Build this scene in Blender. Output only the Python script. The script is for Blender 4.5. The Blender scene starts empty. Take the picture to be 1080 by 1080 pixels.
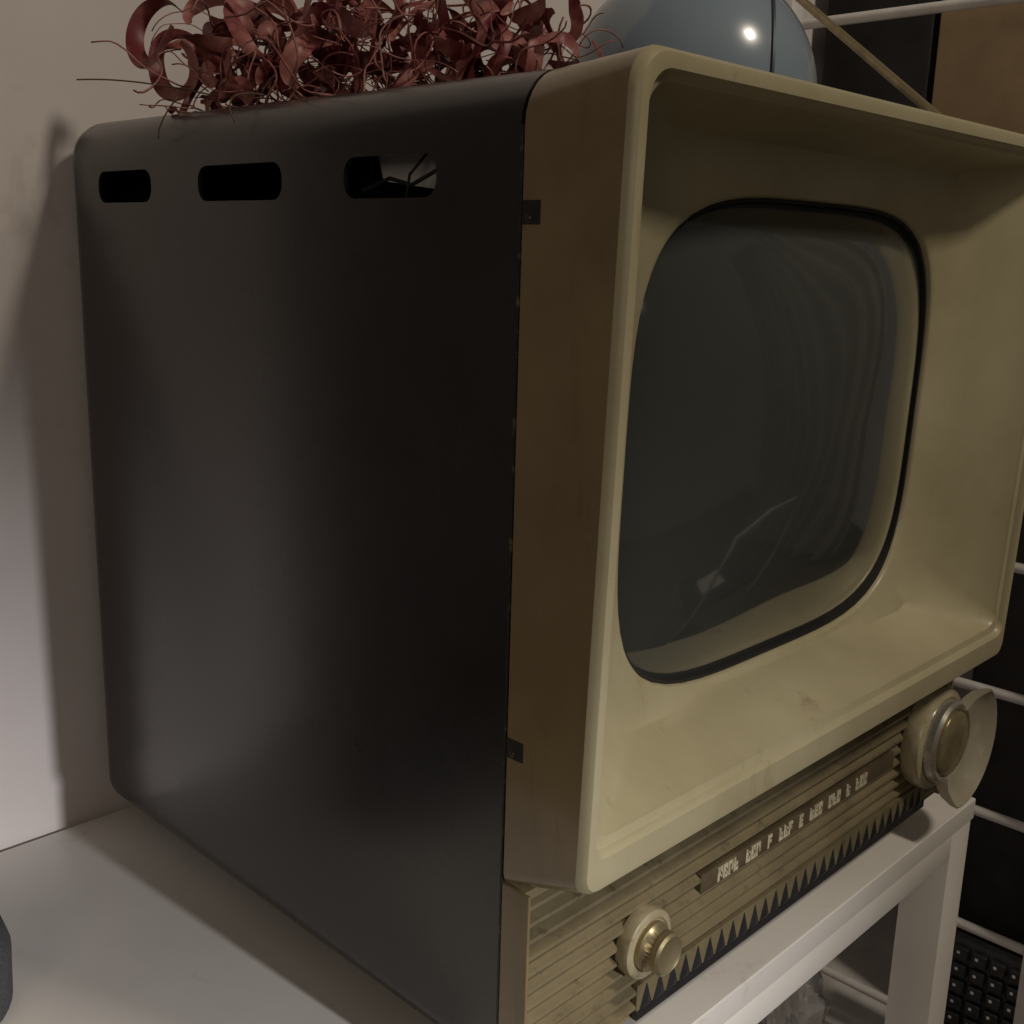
import bpy, bmesh, math, random
from mathutils import Matrix, Vector, noise
random.seed(7)
S=bpy.context.scene
S.view_settings.view_transform='Standard'; S.view_settings.look='None'; S.view_settings.exposure=0
COL=bpy.context.collection

# ------------------------------------------------------------ helpers
def link(o): COL.objects.link(o); return o
def thing(name,loc,label,cat,**kw):
    e=bpy.data.objects.new(name,None); e.location=loc; e.empty_display_size=.02; link(e)
    e["label"]=label; e["category"]=cat
    for k,v in kw.items(): e[k]=v
    return e
def par(o,p):
    o.parent=p
    if p.type=='EMPTY': o.matrix_parent_inverse=Matrix.Translation(-p.location)
    return o
def mesh_obj(name,verts,faces,mat,parent=None,smooth=False,auto=None):
    m=bpy.data.meshes.new(name); m.from_pydata([tuple(v) for v in verts],[],faces); m.update()
    bm=bmesh.new(); bm.from_mesh(m); bmesh.ops.recalc_face_normals(bm,faces=bm.faces); bm.to_mesh(m); bm.free()
    o=bpy.data.objects.new(name,m); link(o)
    if mat: m.materials.append(mat)
    if smooth:
        for p in m.polygons: p.use_smooth=True
        if auto: sharp(o,auto)
    if parent: par(o,parent)
    return o
def sharp(o,deg):
    bm=bmesh.new(); bm.from_mesh(o.data); a=math.radians(deg)
    for e in bm.edges:
        if len(e.link_faces)==2 and e.calc_face_angle(0)>a: e.smooth=False
    bm.to_mesh(o.data); bm.free()
def bm_obj(name,bm,mat,parent=None,smooth=False,auto=40):
    m=bpy.data.meshes.new(name); bm.to_mesh(m); bm.free()
    o=bpy.data.objects.new(name,m); link(o)
    if mat: m.materials.append(mat)
    if smooth:
        for p in m.polygons: p.use_smooth=True
        sharp(o,auto)
    if parent: par(o,parent)
    return o
def add_box(bm,x0,x1,y0,y1,z0,z1,bev=0,seg=2,rot=None):
    r=bmesh.ops.create_cube(bm,size=1); vs=r['verts']
    bmesh.ops.scale(bm,vec=(x1-x0,y1-y0,z1-z0),verts=vs)
    if bev>0:
        es=list({e for v in vs for e in v.link_edges})
        rr=bmesh.ops.bevel(bm,geom=es,offset=bev,segments=seg,affect='EDGES',profile=.6)
        vs=list({v for f in rr['faces'] for v in f.verts}|{v for v in vs if v.is_valid})
    if rot is not None: bmesh.ops.rotate(bm,cent=(0,0,0),matrix=rot,verts=vs)
    bmesh.ops.translate(bm,vec=((x0+x1)/2,(y0+y1)/2,(z0+z1)/2),verts=vs)
    return vs
def box(name,b,mat,parent=None,bev=.001,seg=2):
    bm=bmesh.new(); add_box(bm,*b,bev=bev,seg=seg)
    return bm_obj(name,bm,mat,parent,True,30)
def tube(bm,pts,r,seg=8,rads=None,cap=True):
    rings=[]; n=len(pts); prev=None
    for i,p in enumerate(pts):
        t=(Vector(pts[min(i+1,n-1)])-Vector(pts[max(i-1,0)])).normalized()
        if prev is None:
            a=t.orthogonal().normalized()
        else:
            a=(prev-t*prev.dot(t)); a=a.normalized() if a.length>1e-6 else t.orthogonal().normalized()
        prev=a; b=t.cross(a); rr=rads[i] if rads else r
        rings.append([bm.verts.new(Vector(p)+(a*math.cos(2*math.pi*k/seg)+b*math.sin(2*math.pi*k/seg))*rr) for k in range(seg)])
    for i in range(n-1):
        for k in range(seg):
            bm.faces.new((rings[i][k],rings[i][(k+1)%seg],rings[i+1][(k+1)%seg],rings[i+1][k]))
    if cap:
        bm.faces.new(rings[0][::-1]); bm.faces.new(rings[-1])
def lathe_y(bm,cx,cz,prof,seg=64,flute=None):
    rings=[]
    for j,(r,y) in enumerate(prof):
        if r<1e-6: rings.append([bm.verts.new((cx,y,cz))]); continue
        ring=[]
        for k in range(seg):
            a=2*math.pi*k/seg; q=r
            if flute and flute[0]<=j<=flute[1] and k%2: q=r-flute[2]
            ring.append(bm.verts.new((cx+q*math.cos(a),y,cz+q*math.sin(a))))
        rings.append(ring)
    for A,B in zip(rings,rings[1:]):
        if len(A)==1 and len(B)==1: continue
        for k in range(seg):
            k2=(k+1)%seg
            if len(A)==1: bm.faces.new((A[0],B[k],B[k2]))
            elif len(B)==1: bm.faces.new((A[k],A[k2],B[0]))
            else: bm.faces.new((A[k],A[k2],B[k2],B[k]))
    bmesh.ops.recalc_face_normals(bm,faces=bm.faces)

# ------------------------------------------------------------ materials
def mat(name,col,col2=None,rough=.5,rough2=None,metal=0,scale=20,detail=6,bump=0,bscale=200,coat=0,lo=.35,hi=.65,spots=None,trans=0,coatr=.1,stretch=None,scratch=None):
    m=bpy.data.materials.new(name); m.use_nodes=True; nt=m.node_tree; N=nt.nodes; L=nt.links
    b=N['Principled BSDF']; b.inputs['Base Color'].default_value=(*col,1); b.inputs['Roughness'].default_value=rough
    b.inputs['Metallic'].default_value=metal; b.inputs['Coat Weight'].default_value=coat; b.inputs['Coat Roughness'].default_value=coatr
    b.inputs['Transmission Weight'].default_value=trans
    tc=N.new('ShaderNodeTexCoord'); vec=tc.outputs['Object']
    if stretch:
        mp=N.new('ShaderNodeMapping'); mp.inputs['Scale'].default_value=stretch; L.new(vec,mp.inputs[0]); vec=mp.outputs[0]
    colsock=None
    if col2 is not None:
        n=N.new('ShaderNodeTexNoise'); n.inputs['Scale'].default_value=scale; n.inputs['Detail'].default_value=detail; n.inputs['Roughness'].default_value=.62
        L.new(vec,n.inputs['Vector'])
        mr=N.new('ShaderNodeMapRange'); mr.inputs[1].default_value=lo; mr.inputs[2].default_value=hi; L.new(n.outputs[0],mr.inputs[0])
        mx=N.new('ShaderNodeMix'); mx.data_type='RGBA'; mx.inputs[6].default_value=(*col,1); mx.inputs[7].default_value=(*col2,1)
        L.new(mr.outputs[0],mx.inputs[0]); colsock=mx.outputs[2]
        if rough2 is not None:
            r=N.new('ShaderNodeMapRange'); r.inputs[3].default_value=rough; r.inputs[4].default_value=rough2; L.new(mr.outputs[0],r.inputs[0]); L.new(r.outputs[0],b.inputs['Roughness'])
    layers=[]
    if spots: layers.append((spots[0],(1,1,1),spots[1],spots[2],spots[3]))
    if scratch: layers.append((scratch[0],scratch[1],scratch[2],scratch[3],scratch[4]))
    for sc,st,lo2,hi2,sc_col in layers:
        mp=N.new('ShaderNodeMapping'); mp.inputs['Scale'].default_value=st; mp.inputs['Rotation'].default_value=(.35,.2,.1) if st!=(1,1,1) else (0,0,0)
        L.new(tc.outputs['Object'],mp.inputs[0])
        n=N.new('ShaderNodeTexNoise'); n.inputs['Scale'].default_value=sc; n.inputs['Detail'].default_value=9; n.inputs['Roughness'].default_value=.75
        L.new(mp.outputs[0],n.inputs['Vector'])
        mr=N.new('ShaderNodeMapRange'); mr.inputs[1].default_value=lo2; mr.inputs[2].default_value=hi2; L.new(n.outputs[0],mr.inputs[0])
        mx=N.new('ShaderNodeMix'); mx.data_type='RGBA'; mx.inputs[7].default_value=(*sc_col,1)
        if colsock: L.new(colsock,mx.inputs[6])
        else: mx.inputs[6].default_value=(*col,1)
        L.new(mr.outputs[0],mx.inputs[0]); colsock=mx.outputs[2]
    if colsock: L.new(colsock,b.inputs['Base Color'])
    if bump:
        n=N.new('ShaderNodeTexNoise'); n.inputs['Scale'].default_value=bscale; n.inputs['Detail'].default_value=4
        L.new(tc.outputs['Object'],n.inputs['Vector'])
        bp=N.new('ShaderNodeBump'); bp.inputs['Strength'].default_value=bump; bp.inputs['Distance'].default_value=.001
        L.new(n.outputs[0],bp.inputs['Height']); L.new(bp.outputs[0],b.inputs['Normal'])
    return m
M_cab=mat("cabinet_paint",(.0155,.0135,.0135),(.026,.0225,.0215),rough=.24,rough2=.33,scale=7,bump=.012,bscale=500,coat=.4,coatr=.2,spots=(60,.69,.78,(.085,.07,.055)),scratch=(60,(1,.12,1.6),.70,.76,(.10,.085,.07)))
M_edge=mat("worn_seam",(.014,.011,.008),(.20,.15,.08),rough=.5,scale=90,detail=9,lo=.54,hi=.66,stretch=(1,1,1.2))
M_bez=mat("aged_cream_plastic",(.47,.425,.275),(.36,.315,.185),rough=.34,rough2=.5,scale=8,bump=.04,bscale=150,spots=(70,.63,.82,(.18,.13,.07)),coat=.2,coatr=.25,scratch=(34,(1,1,.22),.61,.76,(.28,.22,.125)))
M_bside=mat("brown_side_plastic",(.29,.22,.11),(.19,.14,.068),rough=.20,rough2=.34,scale=9,spots=(60,.64,.80,(.42,.36,.22)),coat=.5,coatr=.12,scratch=(26,(1,1,.16),.58,.76,(.14,.095,.05)))  # browner and darker than the front plastic, for bezel sides and end caps
M_gold=mat("brass_plastic",(.29,.24,.14),(.18,.145,.08),rough=.34,rough2=.55,metal=.3,scale=30,spots=(90,.56,.74,(.06,.045,.025)))
M_strip=mat("recess_brown",(.12,.092,.05),(.07,.053,.03),rough=.5,scale=50)
M_legend=mat("cream_print",(.58,.52,.37),(.32,.27,.16),rough=.5,scale=260,lo=.46,hi=.70)
M_grille=mat("grille_dark",(.020,.020,.022),(.012,.012,.013),rough=.4,scale=80)
M_screwm=mat("screw_dark",(.10,.08,.05),(.06,.05,.03),rough=.45,metal=.6,scale=80)
M_black=mat("black_void",(.012,.011,.010),(.02,.018,.016),rough=.7,scale=30)
M_chrome=mat("chrome",(.72,.70,.64),(.55,.52,.45),rough=.2,rough2=.35,metal=.8,scale=60)
M_brass=mat("dull_brass",(.50,.42,.25),(.34,.28,.16),rough=.26,rough2=.42,metal=.7,scale=70)
M_knob=mat("knob_cream",(.46,.41,.27),(.32,.27,.165),rough=.3,scale=60,coat=.3,spots=(130,.56,.75,(.14,.10,.055)))
M_clear=mat("knob_clear",(.66,.61,.47),(.56,.51,.38),rough=.14,scale=50,trans=.45,coat=.4)
M_table=mat("table_white",(.75,.72,.67),(.68,.65,.60),rough=.32,rough2=.5,scale=9,lo=.4,hi=.7,spots=(38,.60,.80,(.50,.47,.42)))
M_frame=mat("frame_white",(.84,.81,.75),(.77,.74,.68),rough=.35,scale=12)
M_wall=mat("wall_paint",(.68,.63,.61),(.62,.57,.55),rough=.85,scale=5,bump=.2,bscale=90,spots=(12,.60,.75,(.54,.49,.46)))
M_curt=mat("curtain_cloth",(.40,.37,.34),(.30,.28,.26),rough=.9,scale=5)
M_floor=mat("floor_wood",(.16,.13,.10),(.10,.08,.065),rough=.4,scale=8)
M_screen=mat("crt_glass",(.042,.047,.043),(.054,.059,.054),rough=.10,scale=4,coat=1,coatr=.015,spots=(420,.74,.80,(.30,.31,.28)))
M_blue=mat("blue_enamel",(.24,.30,.36),(.21,.27,.325),rough=.22,scale=12,coat=.6,coatr=.06)
M_seam=mat("seam_dark",(.03,.035,.045),rough=.5)
M_wire=mat("white_wire",(.74,.72,.69),(.62,.60,.57),rough=.35,scale=30)
M_card=mat("cardboard",(.36,.26,.15),(.30,.21,.12),rough=.85,scale=20,bump=.2,bscale=200)
M_dark=mat("dark_fabric",(.012,.011,.012),(.022,.02,.02),rough=.85,scale=30)
M_grey=mat("grey_fabric",(.07,.07,.075),(.03,.03,.033),rough=.9,scale=900,bump=.6,bscale=900)
M_key=mat("keycap",(.02,.02,.022),(.03,.03,.032),rough=.45,scale=60)
M_red=mat("dried_petal",(.15,.018,.022),(.52,.23,.19),rough=.5,scale=42,lo=.42,hi=.72)
M_pink=mat("dried_strand",(.19,.04,.042),(.48,.25,.21),rough=.6,scale=45,lo=.40,hi=.70)
M_twig=mat("twig",(.12,.08,.05),rough=.8)
M_plastic=mat("clear_plastic",(.9,.9,.9),(.75,.75,.75),rough=.06,scale=60,trans=.45,coat=1,coatr=.03)
M_sheet=mat("pale_sheet",(.75,.73,.70),(.6,.58,.55),rough=.8,scale=50)

# ------------------------------------------------------------ television
H=.42; W=.415; D=.3645; h=.1100; h0=.0973; P1=.0519; P2=.0443; HB=.4225
tv=thing("television",(W/2,D/2,-.016),"old cream and dark brown tube television on a white table","television")

def rr(x0,x1,z0,z1,rt,rb,ns=16,nc=8):
    P=[]
    cs=[((x1-rb,z0+rb),rb,-90),((x1-rt,z1-rt),rt,0),((x0+rt,z1-rt),rt,90),((x0+rb,z0+rb),rb,180)]
    arcs=[]
    for (c,r,a0) in cs:
        arcs.append([(c[0]+r*math.cos(math.radians(a0+90*i/nc)),c[1]+r*math.sin(math.radians(a0+90*i/nc))) for i in range(nc+1)])
    for i in range(4):
        P+=arcs[i]; a=arcs[i][-1]; b=arcs[(i+1)%4][0]
        P+=[(a[0]+(b[0]-a[0])*j/ns,a[1]+(b[1]-a[1])*j/ns) for j in range(1,ns)]
    return P
def loft(rings,closed_end=False,closed_start=False):
    V=[];F=[];n=len(rings[0])
    for r in rings: V+=r
    for i in range(len(rings)-1):
        for k in range(n):
            k2=(k+1)%n; F.append((i*n+k,i*n+k2,(i+1)*n+k2,(i+1)*n+k))
    if closed_end: F.append(tuple((len(rings)-1)*n+k for k in range(n)))
    if closed_start: F.append(tuple(range(n))[::-1])
    return V,F
def cab_ring(ins,y,r=.021): return [(x,y,z) for x,z in rr(ins,W-ins,ins,H-ins,max(r-ins*.7,.004),max(r*.8-ins*.7,.004))]
outer=[cab_ring(0,.0005),cab_ring(0,.12),cab_ring(0,.24),cab_ring(0,D-.016)]
for a in (20,40,60,80,90):
    t=math.radians(a); outer.append(cab_ring(.016*(1-math.cos(t)),D-.016+.016*math.sin(t)))
inner=[cab_ring(.002,D-.020,.021),cab_ring(.002,.0005,.021)]
V,F=loft(outer+[cab_ring(.05,D),cab_ring(.05,D-.0195)]+inner)
n=len(outer[0]); R_=len(outer)+4
for k in range(n):
    k2=(k+1)%n; F.append(((R_-1)*n+k,(R_-1)*n+k2,k2,k))
cab=mesh_obj("cabinet",V,F,M_cab,tv,True)
box("back_cover",(.045,W-.045,D-.012,D-.002,.045,H-.045),M_black,tv,.001)
def slot_cut(y0,y1,z0,z1,x0,x1):
    bm=bmesh.new(); r=(z1-z0)/2*.85
    pts=rr(y0,y1,z0,z1,r,r,1,6)
    A=[bm.verts.new((x0,p[0],p[1])) for p in pts]; B=[bm.verts.new((x1,p[0],p[1])) for p in pts]
    m=len(pts)
    for k in range(m): bm.faces.new((A[k],A[(k+1)%m],B[(k+1)%m],B[k]))
    bm.faces.new(A[::-1]); bm.faces.new(B); bmesh.ops.recalc_face_normals(bm,faces=bm.faces)
    return bm_obj("cutter",bm,None)
cut=[]
for (a,b) in ((.265,.323),(.148,.219),(.045,.103)):
    cut.append(slot_cut(a,b,.3745,.391,-.02,.02)); cut.append(slot_cut(a,b,.3745,.391,W-.02,W+.02))
for c in cut:
    m=cab.modifiers.new("b",'BOOLEAN'); m.object=c; m.operation='DIFFERENCE'; m.solver='EXACT'
dg=bpy.context.evaluated_depsgraph_get(); nm=bpy.data.meshes.new_from_object(cab.evaluated_get(dg))
cab.modifiers.clear(); cab.data=nm
for c in cut: bpy.data.objects.remove(c,do_unlink=True)
for p in cab.data.polygons: p.use_smooth=True
sharp(cab,28)
box("worn_seam",(-.0001,.0012,-.0007,.0005,.022,.399),M_edge,tv,.0001,1)
box("chassis",(.06,W-.04,.06,D-.03,.02,.30),M_black,tv,.004)
bm=bmesh.new(); add_box(bm,-.0005,.0005,-.020,.020,-.006,.012,rot=Matrix.Rotation(math.radians(-22),3,'Y')@Matrix.Rotation(math.radians(7),3,'X'))
bmesh.ops.translate(bm,vec=(.018,.080,.386),verts=bm.verts); bm_obj("pale_sheet",bm,M_sheet,tv)  # pale sheet added behind the slot for the brightness seen through it
bm=bmesh.new()
tube(bm,[(.008,.10,.378),(.010,.085,.383),(.009,.07,.380),(.011,.05,.388),(.02,.03,.385)],.0009,8)
tube(bm,[(.010,.075,.372),(.008,.07,.384),(.012,.062,.394)],.0006,8)
bm_obj("inner_cable",bm,M_black,tv,True)

# --- bezel
def yp(z,d): return -(P2+(P1-P2)*(z-h)/(H-h))+d
def rring(x0,x1,z0,z1,rt,rb,d): return [(x,yp(z,d),z) for x,z in rr(x0,x1,z0,z1,rt,rb)]
SC=(.2040,.2665)
NE=4.1
def sering(a,b,d,nexp=NE,c=SC,yadd=0):
    ref=rr(-1,1,-.9,.9,.15,.15); out=[]
    for x,z in ref:
        th=math.atan2(z,x); cc,ss=math.cos(th),math.sin(th)
        r=(abs(cc)**nexp+abs(ss)**nexp)**(-1/nexp)
        X=c[0]+a*r*cc; Z=c[1]+b*r*ss
        out.append((X,yp(Z,d)+yadd,Z))
    return out
def y0ring(ins,y,z0): return [(x,y,z) for x,z in rr(ins,W-ins,z0,H-ins,.021,.008)]
side=[y0ring(.0015,.0,h0+.001),y0ring(0,-.0015,h0)]
fr=rring(0,W,h,HB,.014,.009,.0045)
st=side[-1]
for t in (.2,.4,.6,.8,1): side.append([tuple(Vector(a).lerp(Vector(b),t)) for a,b in zip(st,fr)])
V,F=loft(side); mesh_obj("bezel_side",V,F,M_bside,tv,True,35)
rim=[fr,rring(.0006,W-.0006,h+.0006,HB-.0006,.0138,.0088,.002),rring(.0020,W-.0020,h+.0022,HB-.002,.0135,.008,.0003),
     rring(.0038,W-.0038,h+.005,HB-.004,.013,.008,0),
     rring(.0062,W-.0062,.1250,HB-.0070,.012,.007,.0003),rring(.0073,W-.0073,.1266,HB-.0083,.0115,.007,.0018),
     rring(.0078,W-.0078,.1273,HB-.0090,.011,.007,.0035),
     rring(.0108,W-.0108,.1310,HB-.0104,.011,.009,.0045),
     rring(.0115,W-.0115,.1316,HB-.0110,.011,.009,.0062),
     rring(.027,W-.027,.1375,HB-.0135,.014,.016,.018),rring(.044,W-.044,.1435,HB-.0160,.02,.024,.032),
     rring(.053,W-.053,.1462,HB-.0190,.028,.028,.0395),
     sering(.1430,.1192,.0438),sering(.1408,.1172,.0446),sering(.1398,.1162,.0450),sering(.1392,.1156,.0458),
     sering(.1388,.1152,.0480),sering(.1384,.1148,.066)]
V,F=loft(rim); mesh_obj("bezel",V,F,M_bez,tv,True,32)
V,F=loft([sering(.1387,.1151,.0480),sering(.1387,.1151,.0474),sering(.1382,.1146,.0472),sering(.1374,.1138,.0474),sering(.1370,.1134,.056),sering(.1387,.1151,.056),sering(.1387,.1151,.0480)])
mesh_obj("screen_gasket",V,F,M_black,tv,True,40)
rg=[]
K=34
for i in range(K+1):
    s=1-(i/K)**1.3 ; s=max(s,.004)
    rg.append(sering(.1373*s,.1137*s,.0505,NE-1.9*(1-s),SC,-.009*(1-s**5)-.016*(1-s*s)))
V,F=loft(rg,closed_end=True); mesh_obj("screen",V,F,M_screen,tv,True)
for z0,z1 in ((.3645,.3730),(.1570,.1655)):
    nt=box("clip_notch",(-.00025,.004,-.0103,-.0012,z0,z1),M_black,tv,.0002,1)
    bm=bmesh.new(); bmesh.ops.create_uvsphere(bm,u_segments=16,v_segments=8,radius=.0020)
    bmesh.ops.translate(bm,vec=(.0010,-.0045,(z0+z1)/2-.002),verts=bm.verts); bm_obj("screw",bm,M_screwm,nt,True)

# --- control panel
YF=-.0155
pts=[(0.0,.0005),(-.0120,.0005),(YF+.002,.002)]
z=.0035; pitch=.0078
while z<.095:
    pts+=[(YF+.0042,z),(YF+.0042,z+.0018),(YF+.0006,z+.0027),(YF-.0003,z+.0040),(YF-.0001,z+.0056),(YF+.0026,z+.0068)]
    z+=pitch
pts+=[(YF+.003,.1000),(YF+.010,.1010),(0.0,.1010)]
V=[];F=[]
xs=[.0014,W-.0014]
for x in xs: V+=[(x,y,z) for y,z in pts]
m_=len(pts)
for k in range(m_): F.append((k,(k+1)%m_,m_+(k+1)%m_,m_+k))
F.append(tuple(range(m_))[::-1]); F.append(tuple(m_+k for k in range(m_)))
pan=mesh_obj("control_panel",V,F,M_gold,tv,True,25)
for x0,x1 in ((.0002,.0018),(W-.0018,W-.0002)):
    box("end_cap",(x0,x1,YF-.0004,.0,.0008,.1000),M_bside,pan,.0006,3)
strip=box("legend_strip",(.126,.334,YF-.0004,YF+.003,.0472,.0578),M_strip,pan,.0003)
bm=bmesh.new(); random.seed(4)
x=.140
groups=[4,3,1,3,1,3,3,1,3]
for g in groups:
    for c in range(g):
        w=.0042; zc=.0525; hh=.0038
        def st_(x0,x1,z0,z1): add_box(bm,x0,x1,YF-.0010,YF-.0002,z0,z1)
        st_(x,x+.0017,zc-hh,zc+hh)
        k=random.random()
        if k<.75: st_(x+.0018,x+w,zc+hh-.0019,zc+hh)
        if k>.2: st_(x+.0018,x+w-.0004,zc-.0009,zc+.0009)
        if k>.35: st_(x+.0018,x+w,zc-hh,zc-hh+.0018)
        if random.random()<.6: st_(x+w-.0014,x+w+.0001,zc-hh+.0019,zc+hh-.0020)
        x+=w+.0006
    x+=.0066
bm_obj("legend_lettering",bm,M_legend,strip)
gx0,gx1=.080,W-.030; p=.0105; x=gx0
bm=bmesh.new(); add_box(bm,gx0-.002,gx1+.002,YF-.0006,YF+.002,.0060,.0200)
gb=bm_obj("grille",bm,M_gold,pan)
bm=bmesh.new()
add_box(bm,gx0-.0022,gx1+.0022,YF-.0012,YF+.002,.0016,.0062)
while x<gx1-p:
    z0,z1=.0055,.0190; yb=YF-.0008; yt=YF-.0022
    a=bm.verts.new((x+.0004,yb,z0)); b=bm.verts.new((x+p-.0004,yb,z0)); c=bm.verts.new((x+p/2,yb,z1)); d=bm.verts.new((x+p/2,yt,z0+.003)); 
    bm.faces.new((a,d,b)); bm.faces.new((a,c,d)); bm.faces.new((b,d,c)); bm.faces.new((a,b,c))
    x+=p
bmesh.ops.recalc_face_normals(bm,faces=bm.faces)
bm_obj("grille_teeth",bm,M_grille,gb)
bm=bmesh.new(); P=[]
for i in range(80):
    t=i/79; P.append((.020+.026*t+.0018*math.sin(t*30),YF-.0012,.0120+.0030*math.sin(t*30+1.4)*(1 if t>.15 else 1.6)))
tube(bm,P,.0005,6)
bm_obj("script_emblem",bm,M_brass,pan,True)
kx,kz=.078,.045
bm=bmesh.new(); lathe_y(bm,kx,kz,[(.0165,YF+.001),(.0170,YF-.0040),(.0165,YF-.0058),(.0152,YF-.0066),(.0134,YF-.0068),(.0128,YF-.0060),(0,YF-.0060)],64)
kn=bm_obj("small_knob",bm,M_knob,tv,True,35)
bm=bmesh.new(); lathe_y(bm,kx,kz,[(.0118,YF-.0055),(.0118,YF-.0085),(.0106,YF-.0097),(.0098,YF-.0130),(.0102,YF-.0138),(.0102,YF-.0165),(.0090,YF-.0177),(.0072,YF-.0167),(0,YF-.0164)],72,(3,3,.0005))
bm_obj("knob_cap",bm,M_brass,kn,True,35)
kx,kz=.378,.0560
bm=bmesh.new(); lathe_y(bm,kx,kz,[(.0325,YF+.001),(.0338,YF-.002),(.0338,YF-.0080),(.0328,YF-.0105),(.0305,YF-.0115),(.0285,YF-.0118),(.0277,YF-.0110),(0,YF-.0110)],96)
kn=bm_obj("channel_selector",bm,M_knob,tv,True,35)
bm=bmesh.new(); lathe_y(bm,kx,kz,[(.0274,YF-.0105),(.0274,YF-.0165),(.0256,YF-.0185),(.0230,YF-.0180),(.0220,YF-.0162),(0,YF-.0162)],96)
bm_obj("chrome_ring",bm,M_chrome,kn,True,35)
bm=bmesh.new(); lathe_y(bm,kx,kz,[(.0210,YF-.0158),(.0210,YF-.0192),(.0193,YF-.0205),(.008,YF-.0210),(0,YF-.0210)],64)
bm_obj("brass_cap",bm,M_brass,kn,True,35)
bm=bmesh.new(); rings=[]
n_=48
for (r,y) in [(.0268,YF-.0130),(.0310,YF-.0140),(.0360,YF-.0175),(.0395,YF-.0245),(.0402,YF-.0285),(.0392,YF-.0290),(.0362,YF-.0256),(.0315,YF-.0218),(.0240,YF-.0196),(.0238,YF-.0186)]:
    row=[]
    for i in range(n_):
        a=math.radians(-100+150*i/(n_-1)); e=1+.14*max(0,(r-.026)/.016)*max(0,math.cos(a+math.radians(10)))
        row.append(bm.verts.new((kx+r*e*math.cos(a),y,kz+r*e*math.sin(a))))
    rings.append(row)
for A,B in zip(rings,rings[1:]+rings[:1]):
    for k in range(n_-1): bm.faces.new((A[k],A[k+1],B[k+1],B[k]))
bm.faces.new([r[0] for r in rings]); bm.faces.new([r[-1] for r in rings][::-1])
bmesh.ops.recalc_face_normals(bm,faces=bm.faces)
bm_obj("clear_grip",bm,M_clear,kn,True,50)
for x in (.04,W-.04):
    for y in (.03,D-.04):
        bm=bmesh.new(); bmesh.ops.create_cone(bm,cap_ends=True,segments=24,radius1=.010,radius2=.012,depth=.017)
        bmesh.ops.translate(bm,vec=(x,y,-.0075),verts=bm.verts); bm_obj("foot",bm,M_black,tv,True)

# ------------------------------------------------------------ table
ZT=-.016
tb=thing("table",(.1,.17,-.75),"white table with square legs under the television","table")
TX0,TX1,TY0,TY1=-.228,.462,-.024,.368
box("table_top",(TX0,TX1,TY0,TY1,ZT-.016,ZT),M_table,tb,.0015,3)
box("front_rail",(TX0+.033,TX1-.033,TY0+.001,TY0+.022,ZT-.036,ZT-.016),M_frame,tb,.001)
box("side_rail",(TX1-.025,TX1-.003,TY0+.034,TY1-.034,ZT-.036,ZT-.016),M_frame,tb,.001)
for x in (TX0+.002,TX1-.034):
    for y in (TY0+.001,TY1-.034):
        box("leg",(x,x+.032,y,y+.032,-.75,ZT-.016),M_frame,tb,.0012)

# ------------------------------------------------------------ wall, floor
wl=box("wall",(-.155,1.7,.372,.45,-.75,1.25),M_wall,None,0); wl["label"]="off-white painted plaster wall behind the television"; wl["category"]="wall"
fl=mesh_obj("floor",[(-2,-3,-.75),(3,-3,-.75),(3,2,-.75),(-2,2,-.75)],[(0,1,2,3)],M_floor); fl["kind"]="structure"; fl["label"]="dim brown wooden floor under the table"; fl["category"]="floor"

# ------------------------------------------------------------ rack
rk=thing("wire_rack",(.75,.18,-.75),"white wire storage rack with horizontal bars","rack")
RX=.75
for i in range(12):
    z=.581-.125*i
    if z<-.74: break
    bm=bmesh.new(); tube(bm,[(RX,.012,z),(RX,.19,z),(RX,.362,z)],.0050,12); bm_obj("bar",bm,M_wire,rk,True)
for y in (-.012,.352):
    bm=bmesh.new(); add_box(bm,RX-.012,RX+.012,y-.006,y+.022 if y<.1 else y+.010,-.75,.66 ,bev=.002); bm_obj("upright",bm,M_wire,rk,True)
box("shelf",(RX+.014,1.35,-.02,.36,-.500,-.492),M_wire,rk,.001)
box("shelf",(RX+.014,1.35,-.02,.36,.352,.360),M_wire,rk,.001)
b1=box("storage_box",(.84,1.3,-.1,.13,-.490,.34),M_dark,None,.006); b1["label"]="black storage box on the wire rack"; b1["category"]="box"
b2=box("storage_box",(.82,1.2,.238,.355,.362,.80),M_dark,None,.006); b2["label"]="black box beside the cardboard carton on the rack"; b2["category"]="box"
cb=thing("cardboard_box",(1.0,.05,.362),"brown cardboard box on the upper rack shelf","box")
box("carton",(.822,1.2,-.12,.232,.362,.640),M_card,cb,.002)
bm=bmesh.new(); add_box(bm,.815,1.2,-.12,.234,.6425,.6455,bev=.0008); bm_obj("flap",bm,M_card,cb)
kb=thing("keyboard",(.80,.03,-.49),"black computer keyboard leaning on the rack","keyboard")
bm=bmesh.new(); add_box(bm,.790,.802,-.20,.135,-.485,-.335,bev=.003); kbody=bm_obj("keyboard_body",bm,M_key,kb,True)
bm=bmesh.new()
for i in range(7):
    for j in range(17):
        y=-.19+j*.019; z=-.475+i*.0195
        add_box(bm,.784,.7905,y,y+.0155,z,z+.0155,bev=.0015,seg=1)
bm_obj("keycaps",bm,M_key,kb)
bm=bmesh.new(); random.seed(9)
for i in range(7):
    for j in range(17):
        y=-.19+j*.019; z=-.475+i*.0195
        add_box(bm,.7836,.7839,y+.008,y+.011,z+.008,z+.011)
bm_obj("key_lettering",bm,M_frame,kb)
bm=bmesh.new(); bmesh.ops.create_icosphere(bm,subdivisions=5,radius=1)
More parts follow.
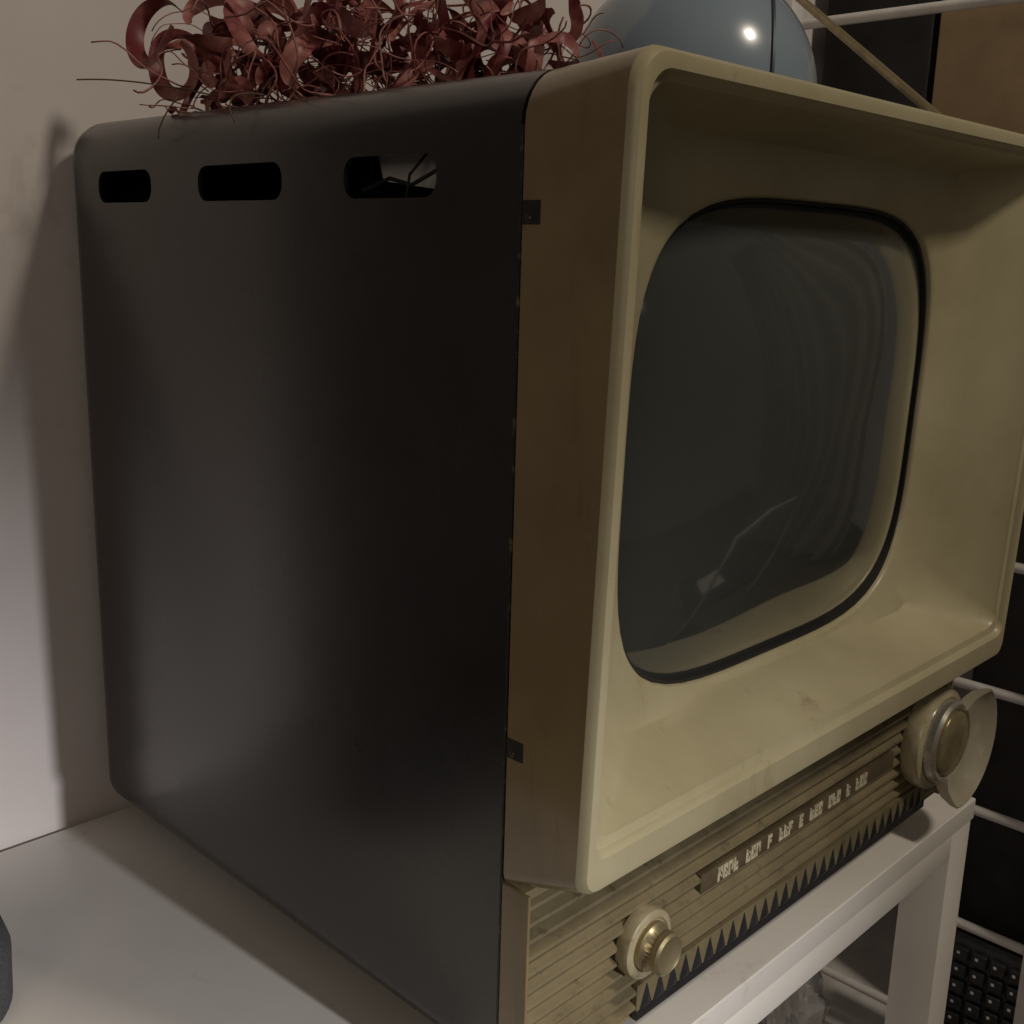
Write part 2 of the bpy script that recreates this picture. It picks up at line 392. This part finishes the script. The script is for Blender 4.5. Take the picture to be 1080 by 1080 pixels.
for v in bm.verts:
    d=v.co.normalized(); q=1+.35*noise.noise(d*3.1)+.32*abs(noise.noise(d*9))+.16*noise.noise(d*19)
    v.co=Vector((.745+d.x*.05*q,.27+d.y*.05*q,-.58+d.z*.150*q))
mz=min(v.co.z for v in bm.verts)
for v in bm.verts: v.co.z+= -.75-mz
pb=bm_obj("plastic_bag",bm,M_plastic,None,True,14); pb["label"]="crumpled clear plastic bag under the table"; pb["category"]="bag"

bm=bmesh.new(); rings=[]
prof=[(0,ZT),(.050,ZT),(.054,ZT+.004),(.055,ZT+.030),(.052,ZT+.040),(.044,ZT+.046),(0,ZT+.047)]
for r,z in prof:
    rings.append([bm.verts.new((-.166+max(r,.0001)*math.cos(2*math.pi*k/48),.245+max(r,.0001)*math.sin(2*math.pi*k/48),z)) for k in range(48)])
for A,B in zip(rings,rings[1:]):
    for k in range(48): bm.faces.new((A[k],A[(k+1)%48],B[(k+1)%48],B[k]))
sp=bm_obj("speaker",bm,M_grey,None,True,50); sp["label"]="low round dark grey fabric speaker on the table"; sp["category"]="speaker"

# ------------------------------------------------------------ unseen things added only to give reflections in the tube
X,Y=.80,-.68
ch=thing("chair",(X,Y,-.75),"white tubular chair added out of view for the television screen reflection","chair")
bm=bmesh.new()
tube(bm,[(X-.2,Y+.2,-.75),(X-.2,Y+.2,-.30),(X-.2,Y+.18,-.10),(X-.17,Y+.17,-.03),(X,Y+.17,-.01),(X+.17,Y+.17,-.03),(X+.2,Y+.18,-.10),(X+.2,Y+.2,-.30),(X+.2,Y+.2,-.75)],.011,10)
tube(bm,[(X-.2,Y-.2,-.75),(X-.2,Y-.2,-.30),(X+.2,Y-.2,-.30),(X+.2,Y-.2,-.75)],.011,10)
bm_obj("chair_frame",bm,M_wire,ch,True)
box("seat",(X-.2,X+.2,Y-.2,Y+.18,-.300,-.275),M_dark,ch,.01)
pp=box("paper_sheet",(X-.10,X+.05,Y-.12,Y+.05,-.2748,-.2735),M_sheet,None,0); pp["label"]="white paper sheet on the chair seat, added for the screen reflection"; pp["category"]="paper"
cu=[];F=[]
NX=120
for i in range(NX+1):
    t=i/NX
    for z in (-.7,1.4): cu.append((2.1+.05*math.sin(t*60),-1.9+1.3*t+.01*math.sin(t*23),z))
for i in range(NX): F.append((2*i,2*i+2,2*i+3,2*i+1))
ct=mesh_obj("curtain",cu,F,M_curt,None,True); ct["label"]="pale hanging curtain added out of view for the television screen reflection"; ct["category"]="curtain"

# ------------------------------------------------------------ blue dome + rod
lamp=thing("dome_lamp",(.240,.100,.4205),"glossy grey-blue dome lamp with dark seam on the television","lamp")
cx,cy,cz,RR=.236,.100,.439,.0690
bm=bmesh.new(); bmesh.ops.create_uvsphere(bm,u_segments=96,v_segments=64,radius=RR)
bmesh.ops.rotate(bm,cent=(0,0,0),matrix=Matrix.Rotation(math.radians(8),3,'Y'),verts=bm.verts)
bmesh.ops.translate(bm,vec=(cx,cy,cz),verts=bm.verts)
bmesh.ops.bisect_plane(bm,geom=bm.verts[:]+bm.edges[:]+bm.faces[:],plane_co=(0,0,.4215),plane_no=(0,0,-1),clear_outer=True)
sh=bm_obj("shade",bm,M_blue,lamp,True,60)
bm=bmesh.new(); dn=Vector((.62,-.78,0)).normalized(); off=.038
c0=Vector((cx,cy,cz))+dn*off; rs=math.sqrt(RR**2-off**2)+.0002; u_=Vector((0,0,1)); v_=dn.cross(u_)
tube(bm,[c0+u_*rs*math.cos(a)+v_*rs*math.sin(a) for a in [math.radians(-104+208*i/70) for i in range(71)]],.0013,6)
bm_obj("seam",bm,M_seam,sh,True)
bm=bmesh.new(); bmesh.ops.create_cone(bm,cap_ends=True,segments=48,radius1=.050,radius2=.050,depth=.0055)
bmesh.ops.translate(bm,vec=(cx,cy,.4232),verts=bm.verts); bm_obj("lamp_base",bm,M_seam,lamp,True)
A=Vector((.344,-.010,.4235)); B=Vector((.383,.122,.517)); E=A+(B-A)*2.0
bm=bmesh.new(); tube(bm,[A,A.lerp(E,.5),E],.0026,12); 
rod=bm_obj("antenna_rod",bm,M_brass,None,True); rod["label"]="thin brass antenna rod resting on the television"; rod["category"]="antenna"

# ------------------------------------------------------------ dried flowers
fl_=thing("dried_flower_bundle",(.09,.19,.42),"bundle of curly dark red dried flowers on the television","dried flowers")
random.seed(21)
def ribbon(bm,pts,w,twist0,twist):
    prev=None; n=len(pts); L_=[]
    for i,p in enumerate(pts):
        t=(Vector(pts[min(i+1,n-1)])-Vector(pts[max(i-1,0)])).normalized()
        a=t.orthogonal().normalized() if prev is None else (prev-t*prev.dot(t)).normalized()
        prev=a; b=t.cross(a); th=twist0+twist*i/n; ww=w*math.sin(math.pi*min(max((i+.6)/n,0.04),.97))**.5
        dirr=a*math.cos(th)+b*math.sin(th); nn=t.cross(dirr)
        L_.append((bm.verts.new(Vector(p)-dirr*ww/2+nn*ww*.18),bm.verts.new(Vector(p)),bm.verts.new(Vector(p)+dirr*ww/2+nn*ww*.18)))
    for A_,B_ in zip(L_,L_[1:]):
        bm.faces.new((A_[0],A_[1],B_[1],B_[0])); bm.faces.new((A_[1],A_[2],B_[2],B_[1]))
def curl(c,rad,turns,axis,adv,n=40,shrink=.5,ph=0):
    ax=Vector(axis).normalized(); a=ax.orthogonal().normalized(); b=ax.cross(a); P=[]; sd=Vector((random.random()*40,0,random.random()*40))
    for i in range(n):
        t=i/(n-1); r=rad*(1-shrink*t); th=ph+turns*2*math.pi*t
        q=Vector(c)+a*r*math.cos(th)+b*r*math.sin(th)+ax*adv*(t-.5)+noise.noise_vector(sd+Vector((t*2.2,0,0)))*rad*.75
        q.z=max(q.z,.4215+.0015*math.sin(i)); P.append(q)
    return P
bm=bmesh.new()
for c,r in (((.022,.292,.462),.016),((.030,.282,.448),.014),((.038,.265,.468),.015),((.045,.250,.452),.014),((.04,.262,.442),.012),((.06,.235,.466),.014),((.035,.292,.452),.011)):
    ribbon(bm,curl(c,r,.8+random.random()*.5,(random.uniform(-1,-.3),random.uniform(-.9,-.2),random.uniform(-.4,.4)),.026,44,.35,random.random()*6),.0095,random.random()*6,2.6)
for i in range(120):
    t=random.random()**.9; y=.285-.205*t; x=.015+.06*t+random.uniform(0,.05)
    zt=.425+random.random()*(.056-.018*abs(t-.5)*2)
    ribbon(bm,curl((x,y,zt),random.uniform(.007,.017),random.uniform(.3,1.0),(random.gauss(0,1),random.gauss(0,1),random.gauss(0,.7)),random.uniform(.008,.036),34,random.uniform(.1,.6),random.random()*6),random.uniform(.003,.0115),random.random()*6,random.uniform(-5,5))
bm_obj("curled_petals",bm,M_red,fl_,True,180)
bm=bmesh.new()
for i in range(240):
    t=random.random()**.85; y=.275-.19*t; x=.012+.05*t+random.uniform(0,.07)
    p=Vector((x,y,.4225+random.random()**1.8*.040)); d=Vector((random.gauss(0,1),random.gauss(0,1),random.gauss(0,.5))).normalized()
    P=[];seed=Vector((random.random()*50,random.random()*50,0))
    for k in range(18):
        P.append(p.copy()); w_=noise.noise_vector(seed+Vector((0,0,k*.25)))
        d=(d+w_*.7).normalized(); p=p+d*.0032*random.uniform(.7,1.3)
        p.z=max(p.z,.4212); 
        if p.z>.47: d.z-=.4
    tube(bm,P,.0004,4,[random.uniform(.00025,.0006)]*18)
bm_obj("fine_strands",bm,M_pink,fl_,True,180)
bm=bmesh.new()
def pol(a,b,c,n=14): return [Vector(a)*(1-t)**2+Vector(b)*2*t*(1-t)+Vector(c)*t*t for t in [i/(n-1) for i in range(n)]]
tube(bm,pol((.03,.245,.428),(.0,.28,.437),(-.008,.325,.438)),.0004,6)
tube(bm,pol((.0,.235,.424),(-.006,.245,.412),(-.003,.25,.405)),.0004,5)
tube(bm,pol((.02,.19,.424),(-.006,.19,.425),(-.003,.18,.409)),.0004,5)
bm_obj("twigs",bm,M_twig,fl_,True,180)

# ------------------------------------------------------------ lights
def look(o,t): o.rotation_euler=(Vector(t)-o.location).to_track_quat('-Z','Y').to_euler()
def area(name,loc,t,size,power,col,sy=None):
    l=bpy.data.lights.new(name,'AREA'); l.size=size; l.energy=power; l.color=col
    if sy: l.shape='RECTANGLE'; l.size_y=sy
    o=bpy.data.objects.new(name,l); o.location=loc; link(o); look(o,t); return o
k=bpy.data.lights.new("key_lamp",'SPOT'); k.energy=250; k.color=(.98,.96,.97); k.shadow_soft_size=.03; k.spot_size=math.radians(30); k.spot_blend=1; k.specular_factor=.004
ko=bpy.data.objects.new("key_lamp",k); ko.location=(.16,-2.5,.69); link(ko); look(ko,(-.34,.37,-.43))
area("ceiling_lamp",(.50,-1.25,1.75),(.2,.0,.2),.2,14,(1,.88,.72))
area("room_fill",(-1.2,-.7,.7),(.0,.0,.2),.5,2.2,(1,.83,.66))
w=bpy.data.worlds.new("World"); S.world=w; w.use_nodes=True
w.node_tree.nodes['Background'].inputs[0].default_value=(1,.85,.75,1); w.node_tree.nodes['Background'].inputs[1].default_value=.045

# ------------------------------------------------------------ camera
cd=bpy.data.cameras.new("camera"); cam=bpy.data.objects.new("camera",cd); link(cam)
cd.sensor_width=36; cd.lens=36*1180/1080; cd.clip_start=.01; cd.clip_end=50
Rm=Matrix.Rotation(-.8050,4,'Z')@Matrix.Rotation(1.3410,4,'X')@Matrix.Rotation(.0285,4,'Z')
cam.matrix_world=Matrix.Translation((-.3002,-.2891,.3554))@Rm
S.camera=cam
